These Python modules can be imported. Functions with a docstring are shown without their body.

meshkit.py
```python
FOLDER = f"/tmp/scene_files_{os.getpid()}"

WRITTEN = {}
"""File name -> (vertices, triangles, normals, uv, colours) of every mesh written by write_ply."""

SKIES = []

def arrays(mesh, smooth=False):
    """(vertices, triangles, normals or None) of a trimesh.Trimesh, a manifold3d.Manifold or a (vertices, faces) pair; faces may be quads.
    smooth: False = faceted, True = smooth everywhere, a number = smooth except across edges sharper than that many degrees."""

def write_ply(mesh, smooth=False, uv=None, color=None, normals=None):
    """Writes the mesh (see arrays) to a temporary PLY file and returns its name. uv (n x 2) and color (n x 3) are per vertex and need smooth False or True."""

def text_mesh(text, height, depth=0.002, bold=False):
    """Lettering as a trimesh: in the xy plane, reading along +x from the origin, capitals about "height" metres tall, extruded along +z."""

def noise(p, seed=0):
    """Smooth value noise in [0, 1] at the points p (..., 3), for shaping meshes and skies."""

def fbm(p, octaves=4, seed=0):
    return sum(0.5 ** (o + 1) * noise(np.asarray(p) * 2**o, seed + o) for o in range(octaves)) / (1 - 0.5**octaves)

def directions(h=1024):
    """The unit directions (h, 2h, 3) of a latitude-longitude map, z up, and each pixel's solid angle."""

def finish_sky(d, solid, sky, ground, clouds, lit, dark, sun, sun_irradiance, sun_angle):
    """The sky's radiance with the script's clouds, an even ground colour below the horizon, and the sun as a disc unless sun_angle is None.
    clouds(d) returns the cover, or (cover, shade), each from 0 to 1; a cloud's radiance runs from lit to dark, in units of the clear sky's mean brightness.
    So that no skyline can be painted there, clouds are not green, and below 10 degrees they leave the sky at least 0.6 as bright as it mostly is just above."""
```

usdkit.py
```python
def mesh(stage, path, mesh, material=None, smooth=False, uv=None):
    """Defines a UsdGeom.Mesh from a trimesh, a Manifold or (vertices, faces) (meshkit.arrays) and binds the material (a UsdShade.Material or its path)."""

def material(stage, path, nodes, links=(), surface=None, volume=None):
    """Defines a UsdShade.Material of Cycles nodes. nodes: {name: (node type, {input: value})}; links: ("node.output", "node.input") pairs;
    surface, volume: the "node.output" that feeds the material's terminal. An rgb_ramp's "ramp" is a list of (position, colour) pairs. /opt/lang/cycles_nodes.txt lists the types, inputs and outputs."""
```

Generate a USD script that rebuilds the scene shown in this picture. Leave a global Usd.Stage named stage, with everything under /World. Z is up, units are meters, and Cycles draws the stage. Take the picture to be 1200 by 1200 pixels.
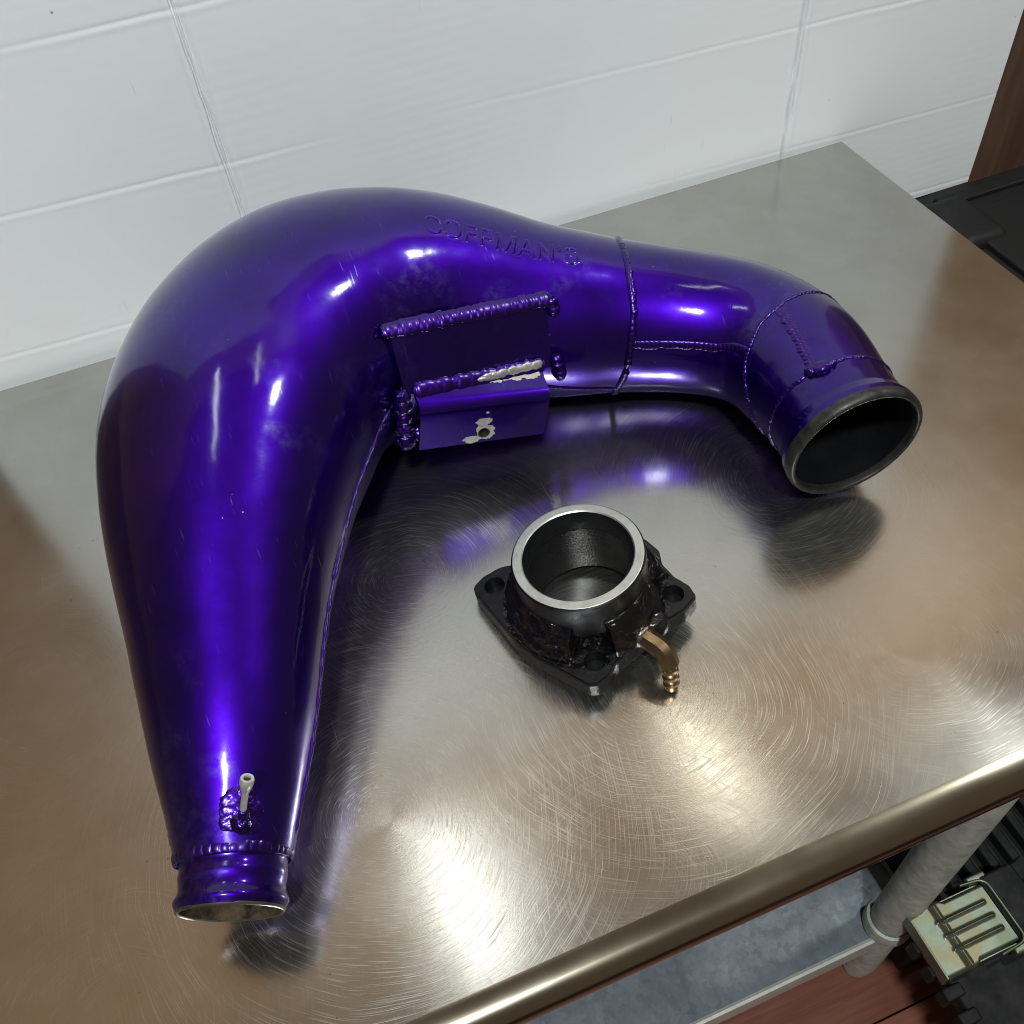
import math
import numpy as np, trimesh, manifold3d as m3, shapely
from shapely.geometry import Polygon, Point, box as sbox
from shapely.ops import unary_union
from scipy.interpolate import UnivariateSpline, PchipInterpolator
from pxr import Usd, UsdGeom, UsdLux, UsdShade, Gf, Sdf
import usdkit, meshkit

stage = Usd.Stage.CreateInMemory()
UsdGeom.SetStageUpAxis(stage, 'Z')
UsdGeom.SetStageMetersPerUnit(stage, 1.0)
UsdGeom.Xform.Define(stage, '/World')
rng = np.random.default_rng(7)

# ------------------------------------------------------------------ camera
cam = UsdGeom.Camera.Define(stage, '/World/camera')
R_ = (0.928578, -0.362396, -0.080069); U_ = (0.326986, 0.696795, 0.638402); F_ = (0.175563, 0.618988, -0.765527)
C_ = (-0.54787, -0.66291, 0.46484)
cam.AddTransformOp().Set(Gf.Matrix4d(*R_, 0, *U_, 0, -F_[0], -F_[1], -F_[2], 0, *C_, 1))
cam.CreateHorizontalApertureAttr(36.0); cam.CreateVerticalApertureAttr(36.0)
cam.CreateFocalLengthAttr(36.0 * 1090 / 1200)
cam.CreateClippingRangeAttr((0.02, 100.0))
cam.CreateExposureAttr(0.0)

# ------------------------------------------------------------------ light: two tube lamps over the bench, dim warm room
DOME = 0.16
def lamp(name, pos, aim, w, h, power, col):
    """a rectangular lamp at pos shining towards aim; its height lies along y as far as it can"""
    L = UsdLux.RectLight.Define(stage, '/World/' + name)
    z = np.array(pos, float) - np.array(aim, float); z /= np.linalg.norm(z)
    yv = np.array([0, 1.0, 0]) if abs(z[1]) < 0.95 else np.array([0, 0, 1.0]); x = np.cross(yv, z); x /= np.linalg.norm(x); yv = np.cross(z, x)
    L.AddTransformOp().Set(Gf.Matrix4d(*map(float, x), 0, *map(float, yv), 0, *map(float, z), 0, *map(float, pos), 1))
    L.CreateWidthAttr(w); L.CreateHeightAttr(h); L.CreateIntensityAttr(power); L.CreateColorAttr(Gf.Vec3f(*col))
lamp('lamp_tube', (-0.555, -0.17, 0.98), (-0.555, -0.17, 0), 0.032, 0.23, 20.0, (0.93, 1.0, 0.97))
lamp('lamp_tube_001', (-0.12, -0.13, 0.98), (-0.12, -0.13, 0), 0.022, 0.22, 17.0, (1.0, 1.0, 0.85))
lamp('ceiling_lamp', (-0.85, -1.75, 2.55), (-0.4, 0.0, 0.15), 0.22, 0.22, 450.0, (0.92, 0.98, 0.98))  # unseen front lamp, added to brighten the cardboard sheet
lamp('ceiling_lamp_001', (0.90, -0.40, 1.75), (-0.4, -0.2, 0.1), 0.12, 0.12, 270.0, (0.95, 1.0, 0.95))
dome = UsdLux.DomeLight.Define(stage, '/World/room_light')
dm = usdkit.material(stage, '/World/Looks/room_air', {'b': ('background_shader', {'color': (0.78, 0.62, 0.46), 'strength': DOME})}, surface='b.background')
UsdShade.MaterialBindingAPI.Apply(dome.GetPrim()).Bind(dm)

# ------------------------------------------------------------------ helpers
used = {}
def numbered(parent, name):
    key = (parent, name); k = used.get(key, 0); used[key] = k + 1
    return f'{parent}/{name}' if k == 0 else f'{parent}/{name}_{k:03d}'
def keys(p, **kw):
    for k, v in kw.items():
        if v: p.SetCustomDataByKey(k, v)
def thing(name, label=None, category=None, group=None, kind=None):
    x = UsdGeom.Xform.Define(stage, numbered('/World', name)); keys(x.GetPrim(), label=label, category=category, group=group, kind=kind)
    return x.GetPrim()
def obj(name, mesh, mat, parent=None, smooth=30, **kw):
    m = usdkit.mesh(stage, numbered(str(parent.GetPath()) if parent else '/World', name), mesh, mat, smooth=smooth)
    keys(m.GetPrim(), **kw)
    return m.GetPrim()
cat = trimesh.util.concatenate
def bx(x0, x1, y0, y1, z0, z1):
    b = trimesh.creation.box([x1 - x0, y1 - y0, z1 - z0]); b.apply_translation([(x0 + x1) / 2, (y0 + y1) / 2, (z0 + z1) / 2]); return b
def rbx(x0, x1, y0, y1, z0, z1, r=0.004, seg=12):
    s = m3.Manifold.sphere(r, seg)
    pts = [(x, y, z) for x in (x0 + r, x1 - r) for y in (y0 + r, y1 - r) for z in (z0 + r, z1 - r)]
    m = m3.Manifold.batch_hull([s.translate(p) for p in pts]).to_mesh()
    return trimesh.Trimesh(m.vert_properties[:, :3], m.tri_verts)
def grid_faces(n, m, wrap=False):
    idx = np.arange(n * m).reshape(n, m)
    if wrap: a, b, a2, b2 = idx[:-1], idx[1:], np.roll(idx[:-1], -1, 1), np.roll(idx[1:], -1, 1)
    else: a, b, a2, b2 = idx[:-1, :-1], idx[1:, :-1], idx[:-1, 1:], idx[1:, 1:]
    return np.stack([np.stack([a, b, b2], -1), np.stack([a, b2, a2], -1)], 2).reshape(-1, 3)
def gridmesh(V, wrap=False):
    return trimesh.Trimesh(V.reshape(-1, 3), grid_faces(V.shape[0], V.shape[1], wrap), process=False)
def outward(m):
    if m.volume < 0: m.invert()
    return m
def tube(P, r, k=12, N=None, flat=1.0, cap=True):
    """A tube along P with radius r per point; N: surface normals, flat: height along N over width."""
    P = np.asarray(P, float); n = len(P); r = np.broadcast_to(r, n)
    T = np.gradient(P, axis=0); T /= np.linalg.norm(T, axis=1, keepdims=True)
    if N is None:
        N = np.zeros_like(P); v = np.array([0.13, 0.2, 0.97])
        for i in range(n):
            v = v - T[i] * (v @ T[i]); v /= np.linalg.norm(v); N[i] = v
    else:
        N = N - T * (N * T).sum(1, keepdims=True); N /= np.linalg.norm(N, axis=1, keepdims=True)
    B = np.cross(T, N); t = np.linspace(0, 2 * np.pi, k, endpoint=False)
    V = P[:, None] + r[:, None, None] * (flat * np.sin(t)[None, :, None] * N[:, None] + np.cos(t)[None, :, None] * B[:, None])
    f = grid_faces(n, k, True); V = V.reshape(-1, 3)
    if cap:
        V = np.vstack([V, P[:1], P[-1:]])
        a = np.arange(k); b = np.roll(a, -1)
        f = np.vstack([f, np.stack([a, b, np.full(k, n * k)], 1), np.stack([b + (n - 1) * k, a + (n - 1) * k, np.full(k, n * k + 1)], 1)])
    return outward(trimesh.Trimesh(V, f, process=False))
def lathe(profile, k=64):
    """profile: (r, z) pairs, a surface of revolution about z."""
    p = np.asarray(profile, float); t = np.linspace(0, 2 * np.pi, k, endpoint=False)
    V = np.stack([p[:, :1] * np.cos(t), p[:, :1] * np.sin(t), np.repeat(p[:, 1:], k, 1)], -1)
    return gridmesh(V, True)
def place(m, origin, z, x=None):
    z = np.asarray(z, float) / np.linalg.norm(z); x = np.array([1.0, 0.1, 0.2]) if x is None else np.asarray(x, float)
    x = x - z * (x @ z); x /= np.linalg.norm(x); M = np.eye(4); M[:3, 0] = x; M[:3, 1] = np.cross(z, x); M[:3, 2] = z; M[:3, 3] = origin
    m = m.copy(); m.apply_transform(M); return m
def resample(P, step):
    P = np.asarray(P, float); d = np.r_[0, np.cumsum(np.linalg.norm(np.diff(P, axis=0), axis=1))]
    s = np.linspace(0, d[-1], max(int(d[-1] / step), 3)); return np.stack([np.interp(s, d, P[:, i]) for i in range(3)], 1), s
def lump(c, r, seed, amp=0.35, fq=2.5, sub=3):
    m = trimesh.creation.icosphere(sub); v = m.vertices
    m.vertices = v * (1 + amp * (meshkit.fbm(v * fq + seed * 7.3, 3, seed) - 0.5))[:, None] * np.asarray(r) + np.asarray(c); return m

# ------------------------------------------------------------------ materials
MAT = {}
class G:
    """A small node-graph writer."""
    def __init__(s): s.n, s.l, s.k = {}, [], 0
    def add(s, kind, ins=None, **links):
        s.k += 1; name = f'n{s.k}'; s.n[name] = (kind, ins or {})
        for k, v in links.items(): s.l.append((v, f'{name}.{k}'))
        return name
    def math(s, op, a, b=None, c=None):
        ins, links = {'math_type': op}, {}
        for k, v in (('value1', a), ('value2', b), ('value3', c)):
            if isinstance(v, str): links[k] = v
            elif v is not None: ins[k] = v
        return s.add('math', ins, **links) + '.value'
    def vmath(s, op, a, b=None, out='vector', scale=None):
        ins, links = {'math_type': op}, {}
        for k, v in (('vector1', a), ('vector2', b), ('scale', scale)):
            if isinstance(v, str): links[k] = v
            elif v is not None: ins[k] = v
        return s.add('vector_math', ins, **links) + '.' + out
    def noise(s, vec, scale, detail=2, rough=0.5, out='fac', **kw):
        return s.add('noise_texture', {'scale': scale, 'detail': detail, 'roughness': rough, **kw}, vector=vec) + '.' + out
    def ramp(s, fac, stops, out='color'):
        return s.add('rgb_ramp', {'ramp': [(p, c if np.ndim(c) else (c, c, c)) for p, c in stops]}, fac=fac) + '.' + out
    def rng(s, v, a, b, c=0.0, d=1.0):
        return s.add('map_range', {'from_min': a, 'from_max': b, 'to_min': c, 'to_max': d, 'clamp': True}, value=v) + '.result'
    def mixc(s, fac, a, b, mode='mix'):
        ins, links = {'mix_type': mode}, {}
        for k, v in (('fac', fac), ('color1', a), ('color2', b)):
            if isinstance(v, str): links[k] = v
            else: ins[k] = v
        return s.add('mix', ins, **links) + '.color'
    def bump(s, h, dist, strength=1.0, normal=None):
        kw = {'normal': normal} if normal else {}
        return s.add('bump', {'distance': dist, 'strength': strength}, height=h, **kw) + '.normal'
    def done(s, name, surface):
        MAT[name] = usdkit.material(stage, '/World/Looks/' + name, s.n, s.l, surface=surface); return MAT[name]
    def pbr(s, name, ins, **links):
        p = s.add('principled_bsdf', ins, **links); return s.done(name, p + '.BSDF')
def geo(g): return g.add('geometry') + '.position'
def stretch(g, vec, sc, rot=(0, 0, 0)): return g.add('mapping', {'scale': sc, 'rotation': rot}, vector=vec) + '.vector'

# candy purple over aluminised steel
def candy(name, base=(0.030, 0.0005, 0.25), rough=0.40, scr=1.0, coat=0.0):
    g = G(); p = geo(g)
    n1 = g.noise(p, 9, 3); n2 = g.noise(p, 45, 4, 0.6)
    col = g.mixc(g.rng(g.noise(p, 22, 5, 0.65), 0.32, 0.66), tuple(0.58 * b for b in base), base)
    # dull scuffs: patches, broken up finely
    scf = g.math('multiply', g.rng(g.noise(p, 13, 3, 0.6), 0.58, 0.72), g.rng(g.noise(p, 160, 4, 0.7), 0.42, 0.66))
    col2 = g.mixc(g.math('multiply', scf, 0.15 * scr), col, (0.25, 0.22, 0.40))
    # thin scratches in several directions
    tot = None
    for k, (rx, rz, sx) in enumerate(((0.2, 0.4, 700), (0.5, 1.9, 620), (1.1, -0.6, 820))):
        w = g.noise(stretch(g, p, (sx, 60, 60), (rx, 0.3 * k, rz)), 1.0, 1, distortion=0.4)
        m = g.math('multiply', g.rng(w, 0.71, 0.78), g.rng(g.noise(p, 19 + 5 * k, 2), 0.56, 0.68))
        tot = m if tot is None else g.math('maximum', tot, m)
    col3 = g.mixc(g.math('multiply', tot, 0.09 * scr), col2, (0.42, 0.40, 0.62))
    spk = g.rng(g.add('voronoi_texture', {'scale': 140.0}, vector=p) + '.distance', 0.035, 0.07, 1, 0)
    spk = g.math('multiply', spk, g.rng(g.noise(p, 30, 2), 0.60, 0.66))
    col4 = g.mixc(g.math('multiply', spk, 0.6 * scr), col3, (0.6, 0.58, 0.7))
    rr = g.math('add', g.math('multiply', scf, 0.14), rough)
    cr = g.math('add', g.rng(n2, 0.3, 0.75, 0.07 + coat, 0.14 + coat), g.math('multiply', g.math('add', scf, tot), 0.26))
    orange = g.noise(p, 260, 2)
    nb = g.bump(orange, 0.00002)
    nb2 = g.bump(tot, 0.000005, 1.0, nb)
    g.pbr(name, {'metallic': 1.0, 'coat_weight': 1.0, 'coat_ior': 1.40}, base_color=col4, roughness=rr, coat_roughness=cr, coat_normal=nb2, normal=nb)
candy('candy_purple')
candy('candy_weld', base=(0.036, 0.001, 0.21), rough=0.42, scr=0.3, coat=0.12)

def metal(name, col, rough, mottle=0.15, sc=60, bump=0.00005, dark=None, metallic=1.0, spec=0.5):
    g = G(); p = geo(g); n = g.noise(p, sc, 5, 0.62)
    c0 = dark or tuple(x * (1 - mottle) for x in col)
    c = g.mixc(g.rng(n, 0.35, 0.65), c0, col)
    r = g.rng(n, 0.3, 0.7, rough * 1.25, rough * 0.8)
    g.pbr(name, {'metallic': metallic, 'specular_ior_level': spec}, base_color=c, roughness=r, normal=g.bump(g.noise(p, sc * 6, 3), bump))
metal('worn_rim', (0.075, 0.073, 0.068), 0.48, sc=110, dark=(0.022, 0.022, 0.024), metallic=0.7)
metal('bare_steel_rim', (0.50, 0.48, 0.44), 0.3, sc=120, dark=(0.18, 0.16, 0.13))
metal('machined_steel', (0.66, 0.67, 0.64), 0.42, sc=110, dark=(0.50, 0.51, 0.48))
metal('dark_steel', (0.10, 0.10, 0.11), 0.34, sc=80, dark=(0.035, 0.035, 0.04))
metal('soot', (0.006, 0.006, 0.007), 0.85, sc=50, dark=(0.003, 0.003, 0.004), metallic=0.0, spec=0.12)
metal('bore_black', (0.012, 0.012, 0.014), 0.5, sc=60, dark=(0.004, 0.004, 0.005), metallic=0.0, bump=0.0001, spec=0.25)
metal('rusty_bore', (0.085, 0.048, 0.020), 0.8, sc=170, dark=(0.010, 0.007, 0.005), metallic=0.0, bump=0.0004)
metal('chipped_metal', (0.66, 0.64, 0.60), 0.42, sc=200, dark=(0.45, 0.44, 0.42), metallic=0.6)
metal('nickel_tube', (0.74, 0.72, 0.66), 0.40, sc=150, dark=(0.5, 0.48, 0.43), metallic=0.6)
metal('brass', (0.36, 0.255, 0.14), 0.36, sc=130, dark=(0.18, 0.12, 0.07))
metal('thread_steel', (0.4, 0.4, 0.38), 0.35, sc=150, dark=(0.1, 0.1, 0.1))
metal('black_plastic', (0.009, 0.009, 0.010), 0.6, sc=40, dark=(0.005, 0.005, 0.006), metallic=0.0, bump=0.0001, spec=0.3)
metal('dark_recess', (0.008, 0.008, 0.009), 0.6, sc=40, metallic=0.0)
# zinc latch with yellow-green passivation
g = G(); p = geo(g)
c = g.ramp(g.noise(p, 26, 3), [(0.3, (0.15, 0.18, 0.12)), (0.5, (0.20, 0.235, 0.19)), (0.62, (0.21, 0.195, 0.12)), (0.75, (0.165, 0.20, 0.20))])
g.pbr('zinc_plate', {'metallic': 0.85, 'roughness': 0.42}, base_color=c, normal=g.bump(g.noise(p, 300, 3), 0.00006))
# galvanised
def galv(name, a, b, rough, metallic):
    g = G(); p = geo(g)
    v = g.add('voronoi_texture', {'scale': 120.0}, vector=g.mixc(0.012, p, g.noise(p, 90, 2, out='color'), 'add')) + '.color'
    bw = g.add('rgb_to_bw', {}, color=v) + '.val'
    mixf = g.math('add', g.math('multiply', bw, 0.25), g.math('multiply', g.noise(p, 30, 6, 0.72), 0.85))
    c = g.ramp(mixf, [(0.25, a), (0.85, b)])
    g.pbr(name, {'metallic': metallic}, base_color=c, roughness=g.rng(mixf, 0.2, 0.9, rough * 1.2, rough * 0.8))
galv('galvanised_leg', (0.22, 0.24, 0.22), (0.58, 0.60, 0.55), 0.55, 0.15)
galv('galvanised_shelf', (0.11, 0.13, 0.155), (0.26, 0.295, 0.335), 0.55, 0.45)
galv('galvanised_edge', (0.45, 0.46, 0.43), (0.66, 0.67, 0.63), 0.5, 0.4)
# black glossy oily paint
g = G(); p = geo(g)
wet = g.rng(g.noise(p, 55, 3, 0.6), 0.36, 0.50)
b = g.bump(g.noise(p, 170, 1, 0.4), 0.0030); b2 = g.bump(g.noise(p, 520, 1), 0.0005, 1.0, b)
c = g.mixc(g.rng(g.noise(p, 70, 4), 0.56, 0.72), (0.004, 0.004, 0.005), (0.020, 0.012, 0.008))
g.pbr('oily_black', {}, base_color=c, roughness=g.rng(wet, 0, 1, 0.22, 0.05), normal=b2)
g = G(); p = geo(g)
g.pbr('black_paint', {'base_color': (0.006, 0.006, 0.007), 'specular_ior_level': 0.35}, roughness=g.rng(g.noise(p, 60, 4), 0.35, 0.65, 0.30, 0.48), normal=g.bump(g.noise(p, 900, 3), 0.00025))

# brushed stainless with orbital scratch swirls
g = G(); p = geo(g); sep = g.add('separate_xyz', {}, vector=p)
swirls = [(-.578, -.450, .110, 1.0), (-.420, -.434, .090, 0.9), (-.275, -.335, .080, .40), (-.520, -.310, .080, .55), (-.72, -.50, .09, .25), (-.27, -.47, .08, .25), (-.47, -.53, .07, .35), (-.74, -.30, .09, .15)]
tang = None; scr = None; wsum = None; arcs = None
for i, (cx, cy, sg, amp) in enumerate(swirls):
    dx = g.math('subtract', sep + '.x', cx); dy = g.math('subtract', sep + '.y', cy)
    r2 = g.math('add', g.math('multiply', dx, dx), g.math('multiply', dy, dy)); r = g.math('sqrt', r2)
    w = g.math('multiply', g.math('multiply', g.math('exponent', g.math('multiply', r2, -1 / sg ** 2)), amp), g.math('divide', r2, g.math('add', r2, 0.0006)))
    d = g.add('combine_xyz', {}, x=dx, y=dy) + '.vector'
    rad = g.vmath('scale', g.vmath('normalize', d), None, scale=w)
    tang = rad if tang is None else g.vmath('add', tang, rad)
    wsum = w if wsum is None else g.math('add', wsum, w)
    if i < 8:
        ang = g.math('arctan2', dy, dx)
        wob = g.math('multiply', g.noise(p, 14 + i, 1), 0.02)
        q = g.add('combine_xyz', {'z': 3.7 * i}, x=g.math('multiply', g.math('add', r, wob), 900.0), y=g.math('multiply', ang, 0.6)) + '.vector'
        m = g.rng(g.noise(q, 2.2, 2, 0.55), 0.655, 0.74)
        m = g.math('multiply', m, g.math('minimum', g.math('multiply', w, 2.2), 1.0))
        scr = m if scr is None else g.math('maximum', scr, m)
        q2 = g.add('combine_xyz', {'z': 5.1 * i}, x=g.math('multiply', g.math('add', r, wob), 950.0), y=g.math('multiply', ang, 1.4)) + '.vector'
        f2 = g.math('multiply', g.noise(q2, 1.0, 2, 0.6), w)
        fm_ = g.math('multiply', g.rng(g.noise(q2, 2.2, 1), 0.57, 0.70), g.math('minimum', g.math('multiply', w, 1.6), 0.5))
        scr = g.math('maximum', scr, fm_)
        arcs = f2 if arcs is None else g.math('add', arcs, f2)
# random straight scratches
for k, (rot, sx, sy, seed) in enumerate(((0.35, 900, 18, 0), (1.25, 1000, 14, 3), (-0.5, 850, 22, 8), (2.2, 950, 16, 5))):
    q = g.add('mapping', {'scale': (sx, sy, 1), 'rotation': (0, 0, rot), 'location': (seed * 1.7, seed, 0)}, vector=p) + '.vector'
    m = g.math('multiply', g.rng(g.noise(q, 1.0, 1), 0.72, 0.79), g.rng(g.noise(p, 12 + 3 * k, 2), 0.52, 0.66))
    scr = g.math('maximum', scr, g.math('multiply', m, 0.28))
tang = g.vmath('add', tang, (0.0, 0.06, 0.0)); tang = g.vmath('normalize', tang)
fine = g.noise(g.add('mapping', {'scale': (60, 1500, 1)}, vector=p) + '.vector', 1.0, 2)
smudge = g.noise(p, 11, 4, 0.6)
base = g.mixc(g.rng(smudge, 0.3, 0.7), (0.43, 0.415, 0.385), (0.51, 0.50, 0.475))
pits = g.rng(g.add('voronoi_texture', {'scale': 95.0}, vector=p) + '.distance', 0.03, 0.055, 1, 0)
pits = g.math('multiply', pits, g.rng(g.noise(p, 40, 2), 0.56, 0.6))
base = g.mixc(g.math('multiply', scr, 0.16), base, (0.85, 0.85, 0.83))
base = g.mixc(g.math('multiply', pits, 0.8), base, (0.10, 0.09, 0.08))
rough = g.math('add', g.rng(smudge, 0.3, 0.7, 0.14, 0.20), g.math('multiply', scr, 0.08))
rough = g.math('add', rough, g.math('multiply', g.math('minimum', wsum, 1.0), 0.05))
nb = g.bump(scr, 0.000020); nb = g.bump(arcs, 0.000013, 1.0, nb); nb = g.bump(fine, 0.000004, 1.0, nb)
lobe1 = g.add('principled_bsdf', {'metallic': 1.0, 'anisotropic': 0.3}, base_color=base, roughness=rough, normal=nb, tangent=tang) + '.BSDF'
lobe2 = g.add('principled_bsdf', {'metallic': 1.0, 'roughness': 0.52}, base_color=base, normal=nb) + '.BSDF'
fac = g.math('add', g.rng(smudge, 0.3, 0.7, 0.05, 0.13), g.math('multiply', scr, 0.34))
g.done('brushed_stainless', g.add('mix_closure', {}, fac=fac, closure1=lobe1, closure2=lobe2) + '.closure')
g = G(); p = geo(g)
fine = g.noise(stretch(g, p, (40, 1200, 1200)), 1.0, 2)
g.pbr('stainless_edge', {'metallic': 1.0, 'base_color': (0.36, 0.32, 0.25)}, roughness=g.rng(g.noise(p, 16, 3), 0.3, 0.7, 0.15, 0.23), normal=g.bump(g.noise(p, 22, 2), 0.00012, 1.0, g.bump(fine, 0.000006)))

# white corrugated cardboard
g = G(); p = geo(g); sep = g.add('separate_xyz', {}, vector=p)
flute = g.math('sine', g.math('multiply', g.math('add', sep + '.z', g.math('multiply', g.noise(p, 5, 2), 0.004)), 2 * math.pi / 0.0082))
h = g.math('add', g.math('multiply', flute, g.rng(g.noise(p, 7, 2), 0.35, 0.7, 0.02, 0.13)), g.math('multiply', g.noise(p, 55, 4, 0.6), 1.3))
spec = g.rng(g.add('voronoi_texture', {'scale': 42.0}, vector=p) + '.distance', 0.02, 0.045, 1, 0)
spec = g.math('multiply', spec, g.rng(g.noise(p, 21, 2), 0.54, 0.58))
stain = g.rng(g.noise(p, 6.5, 5, 0.62), 0.52, 0.78)
c = g.mixc(g.math('multiply', stain, 0.35), (0.81, 0.84, 0.86), (0.73, 0.745, 0.70))
strk = g.math('multiply', g.rng(g.noise(stretch(g, p, (240, 240, 30), (0, 0.5, 0.2)), 1.0, 2), 0.72, 0.78), g.rng(g.noise(p, 15, 2), 0.56, 0.66))
c = g.mixc(g.math('multiply', strk, 0.3), c, (0.35, 0.34, 0.3))
c = g.mixc(g.math('multiply', spec, 0.75), c, (0.14, 0.11, 0.09))
g.pbr('white_cardboard', {'roughness': 0.72, 'specular_ior_level': 0.35}, base_color=c, normal=g.bump(h, 0.00012))
g = G(); p = geo(g)
g.pbr('torn_cardboard', {'roughness': 0.8}, base_color=g.mixc(g.rng(g.noise(p, 90, 3), 0.4, 0.65), (0.84, 0.845, 0.84), (0.66, 0.65, 0.60)))

def wood(name, a, b, c3, scale, rough):
    g = G(); p = geo(g); oi = g.add('object_info') + '.random'
    off = g.add('combine_xyz', {}, x=g.math('multiply', oi, 9.0), y=g.math('multiply', oi, 5.0)) + '.vector'
    q = g.vmath('add', p, off)
    n = g.noise(stretch(g, q, scale), 1.0, 5, 0.6, distortion=0.6)
    n2 = g.noise(q, 6, 3)
    f = g.math('add', g.math('multiply', n, 0.75), g.math('multiply', g.math('add', n2, g.math('multiply', oi, 0.3)), 0.3))
    col = g.ramp(f, [(0.32, a), (0.52, b), (0.72, c3)])
    g.pbr(name, {}, base_color=col, roughness=g.rng(n, 0.3, 0.7, rough * 1.2, rough), normal=g.bump(n, 0.0006))
wood('floor_wood', (0.12, 0.035, 0.02), (0.20, 0.062, 0.036), (0.28, 0.10, 0.06), (5, 70, 70), 0.45)
wood('pine_boards', (0.21, 0.108, 0.042), (0.29, 0.158, 0.066), (0.36, 0.20, 0.088), (40, 40, 4), 0.5)  # lighter tan invented for the unseen upper wall, to brighten the tabletop reflection
wood('wall_wood', (0.05, 0.026, 0.017), (0.085, 0.045, 0.030), (0.13, 0.07, 0.045), (40, 40, 4), 0.5)

# ------------------------------------------------------------------ setting: floor and wooden wall
FLOOR = -0.87
fl = thing('floor', kind='structure')
obj('subfloor', bx(-2.5, 2.5, -3.0, 0.5, FLOOR - 0.05, FLOOR - 0.012), MAT['dark_recess'], fl)
y = -1.52
k = 0
while y < 0.10:
    w = 0.088
    obj('plank', rbx(-1.2 - 0.1 * (k % 3), 1.6 + 0.07 * (k % 2), y, y + w - 0.0018, FLOOR - 0.0119, FLOOR - 0.0004 * (k % 2), 0.0015, 6), MAT['floor_wood'], fl)
    y += w; k += 1
wl = thing('wooden_wall', kind='structure')
x = -2.6; k = 0
while x < 2.6:
    w = 0.145
    obj('board', rbx(x, x + w - 0.003, 0.120, 0.140, FLOOR, 0.20, 0.003, 6), MAT['wall_wood'], wl)
    obj('board', rbx(x, x + w - 0.003, 0.126, 0.140, 0.2005, 2.3, 0.003, 6), MAT['pine_boards'], wl)  # unseen upper boards, toned lighter for what the tabletop mirrors
    x += w; k += 1
obj('backing_board', bx(-2.6, 2.6, 0.142, 0.16, FLOOR, 2.3), MAT['dark_recess'], wl)

# ------------------------------------------------------------------ workbench
tb = thing('work_table', 'stainless steel work table with rolled front edge and galvanised legs and shelf', 'table')
prof = [(0.0, -0.04), (0.0, -0.0012), (-0.0012, 0.0)] + [(-yy, 0.0) for yy in np.linspace(0.02, 0.5465, 24)]
top_i = len(prof)
r = 0.0185
nose = [(-0.5465 - t * 0.0085, -0.0012 * t ** 2.0) for t in np.linspace(0.03, 1, 14)]
_a0 = math.atan2(0.0024, 0.0085); _rr = 0.0124
nose += [(-0.5550 - _rr * (math.sin(a) - math.sin(_a0)), -0.0012 - _rr * (math.cos(_a0) - math.cos(a))) for a in np.linspace(_a0 + 0.05, 3.3, 26)]
def strip(pr, xs):
    pr = np.asarray(pr); return gridmesh(np.stack([np.repeat(np.asarray(xs)[:, None], len(pr), 1), np.repeat(pr[None, :, 0], len(xs), 0), np.repeat(pr[None, :, 1], len(xs), 0)], -1))
xs = np.linspace(-1.35, -0.0012, 40)
top = strip(prof, xs)
def up(m):
    if m.face_normals[:, 2].sum() < 0: m.invert()
    return m
obj('tabletop', up(top), MAT['brushed_stainless'], tb)
obj('front_roll', up(strip([(-0.5465, 0.0)] + nose, np.linspace(-1.35, 0.0, 3))), MAT['stainless_edge'], tb)
sd = strip([(-0.0012, 0.0), (0.0, -0.0012), (0.0, -0.04)], np.linspace(-0.0012, -0.5465, 12))
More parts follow.
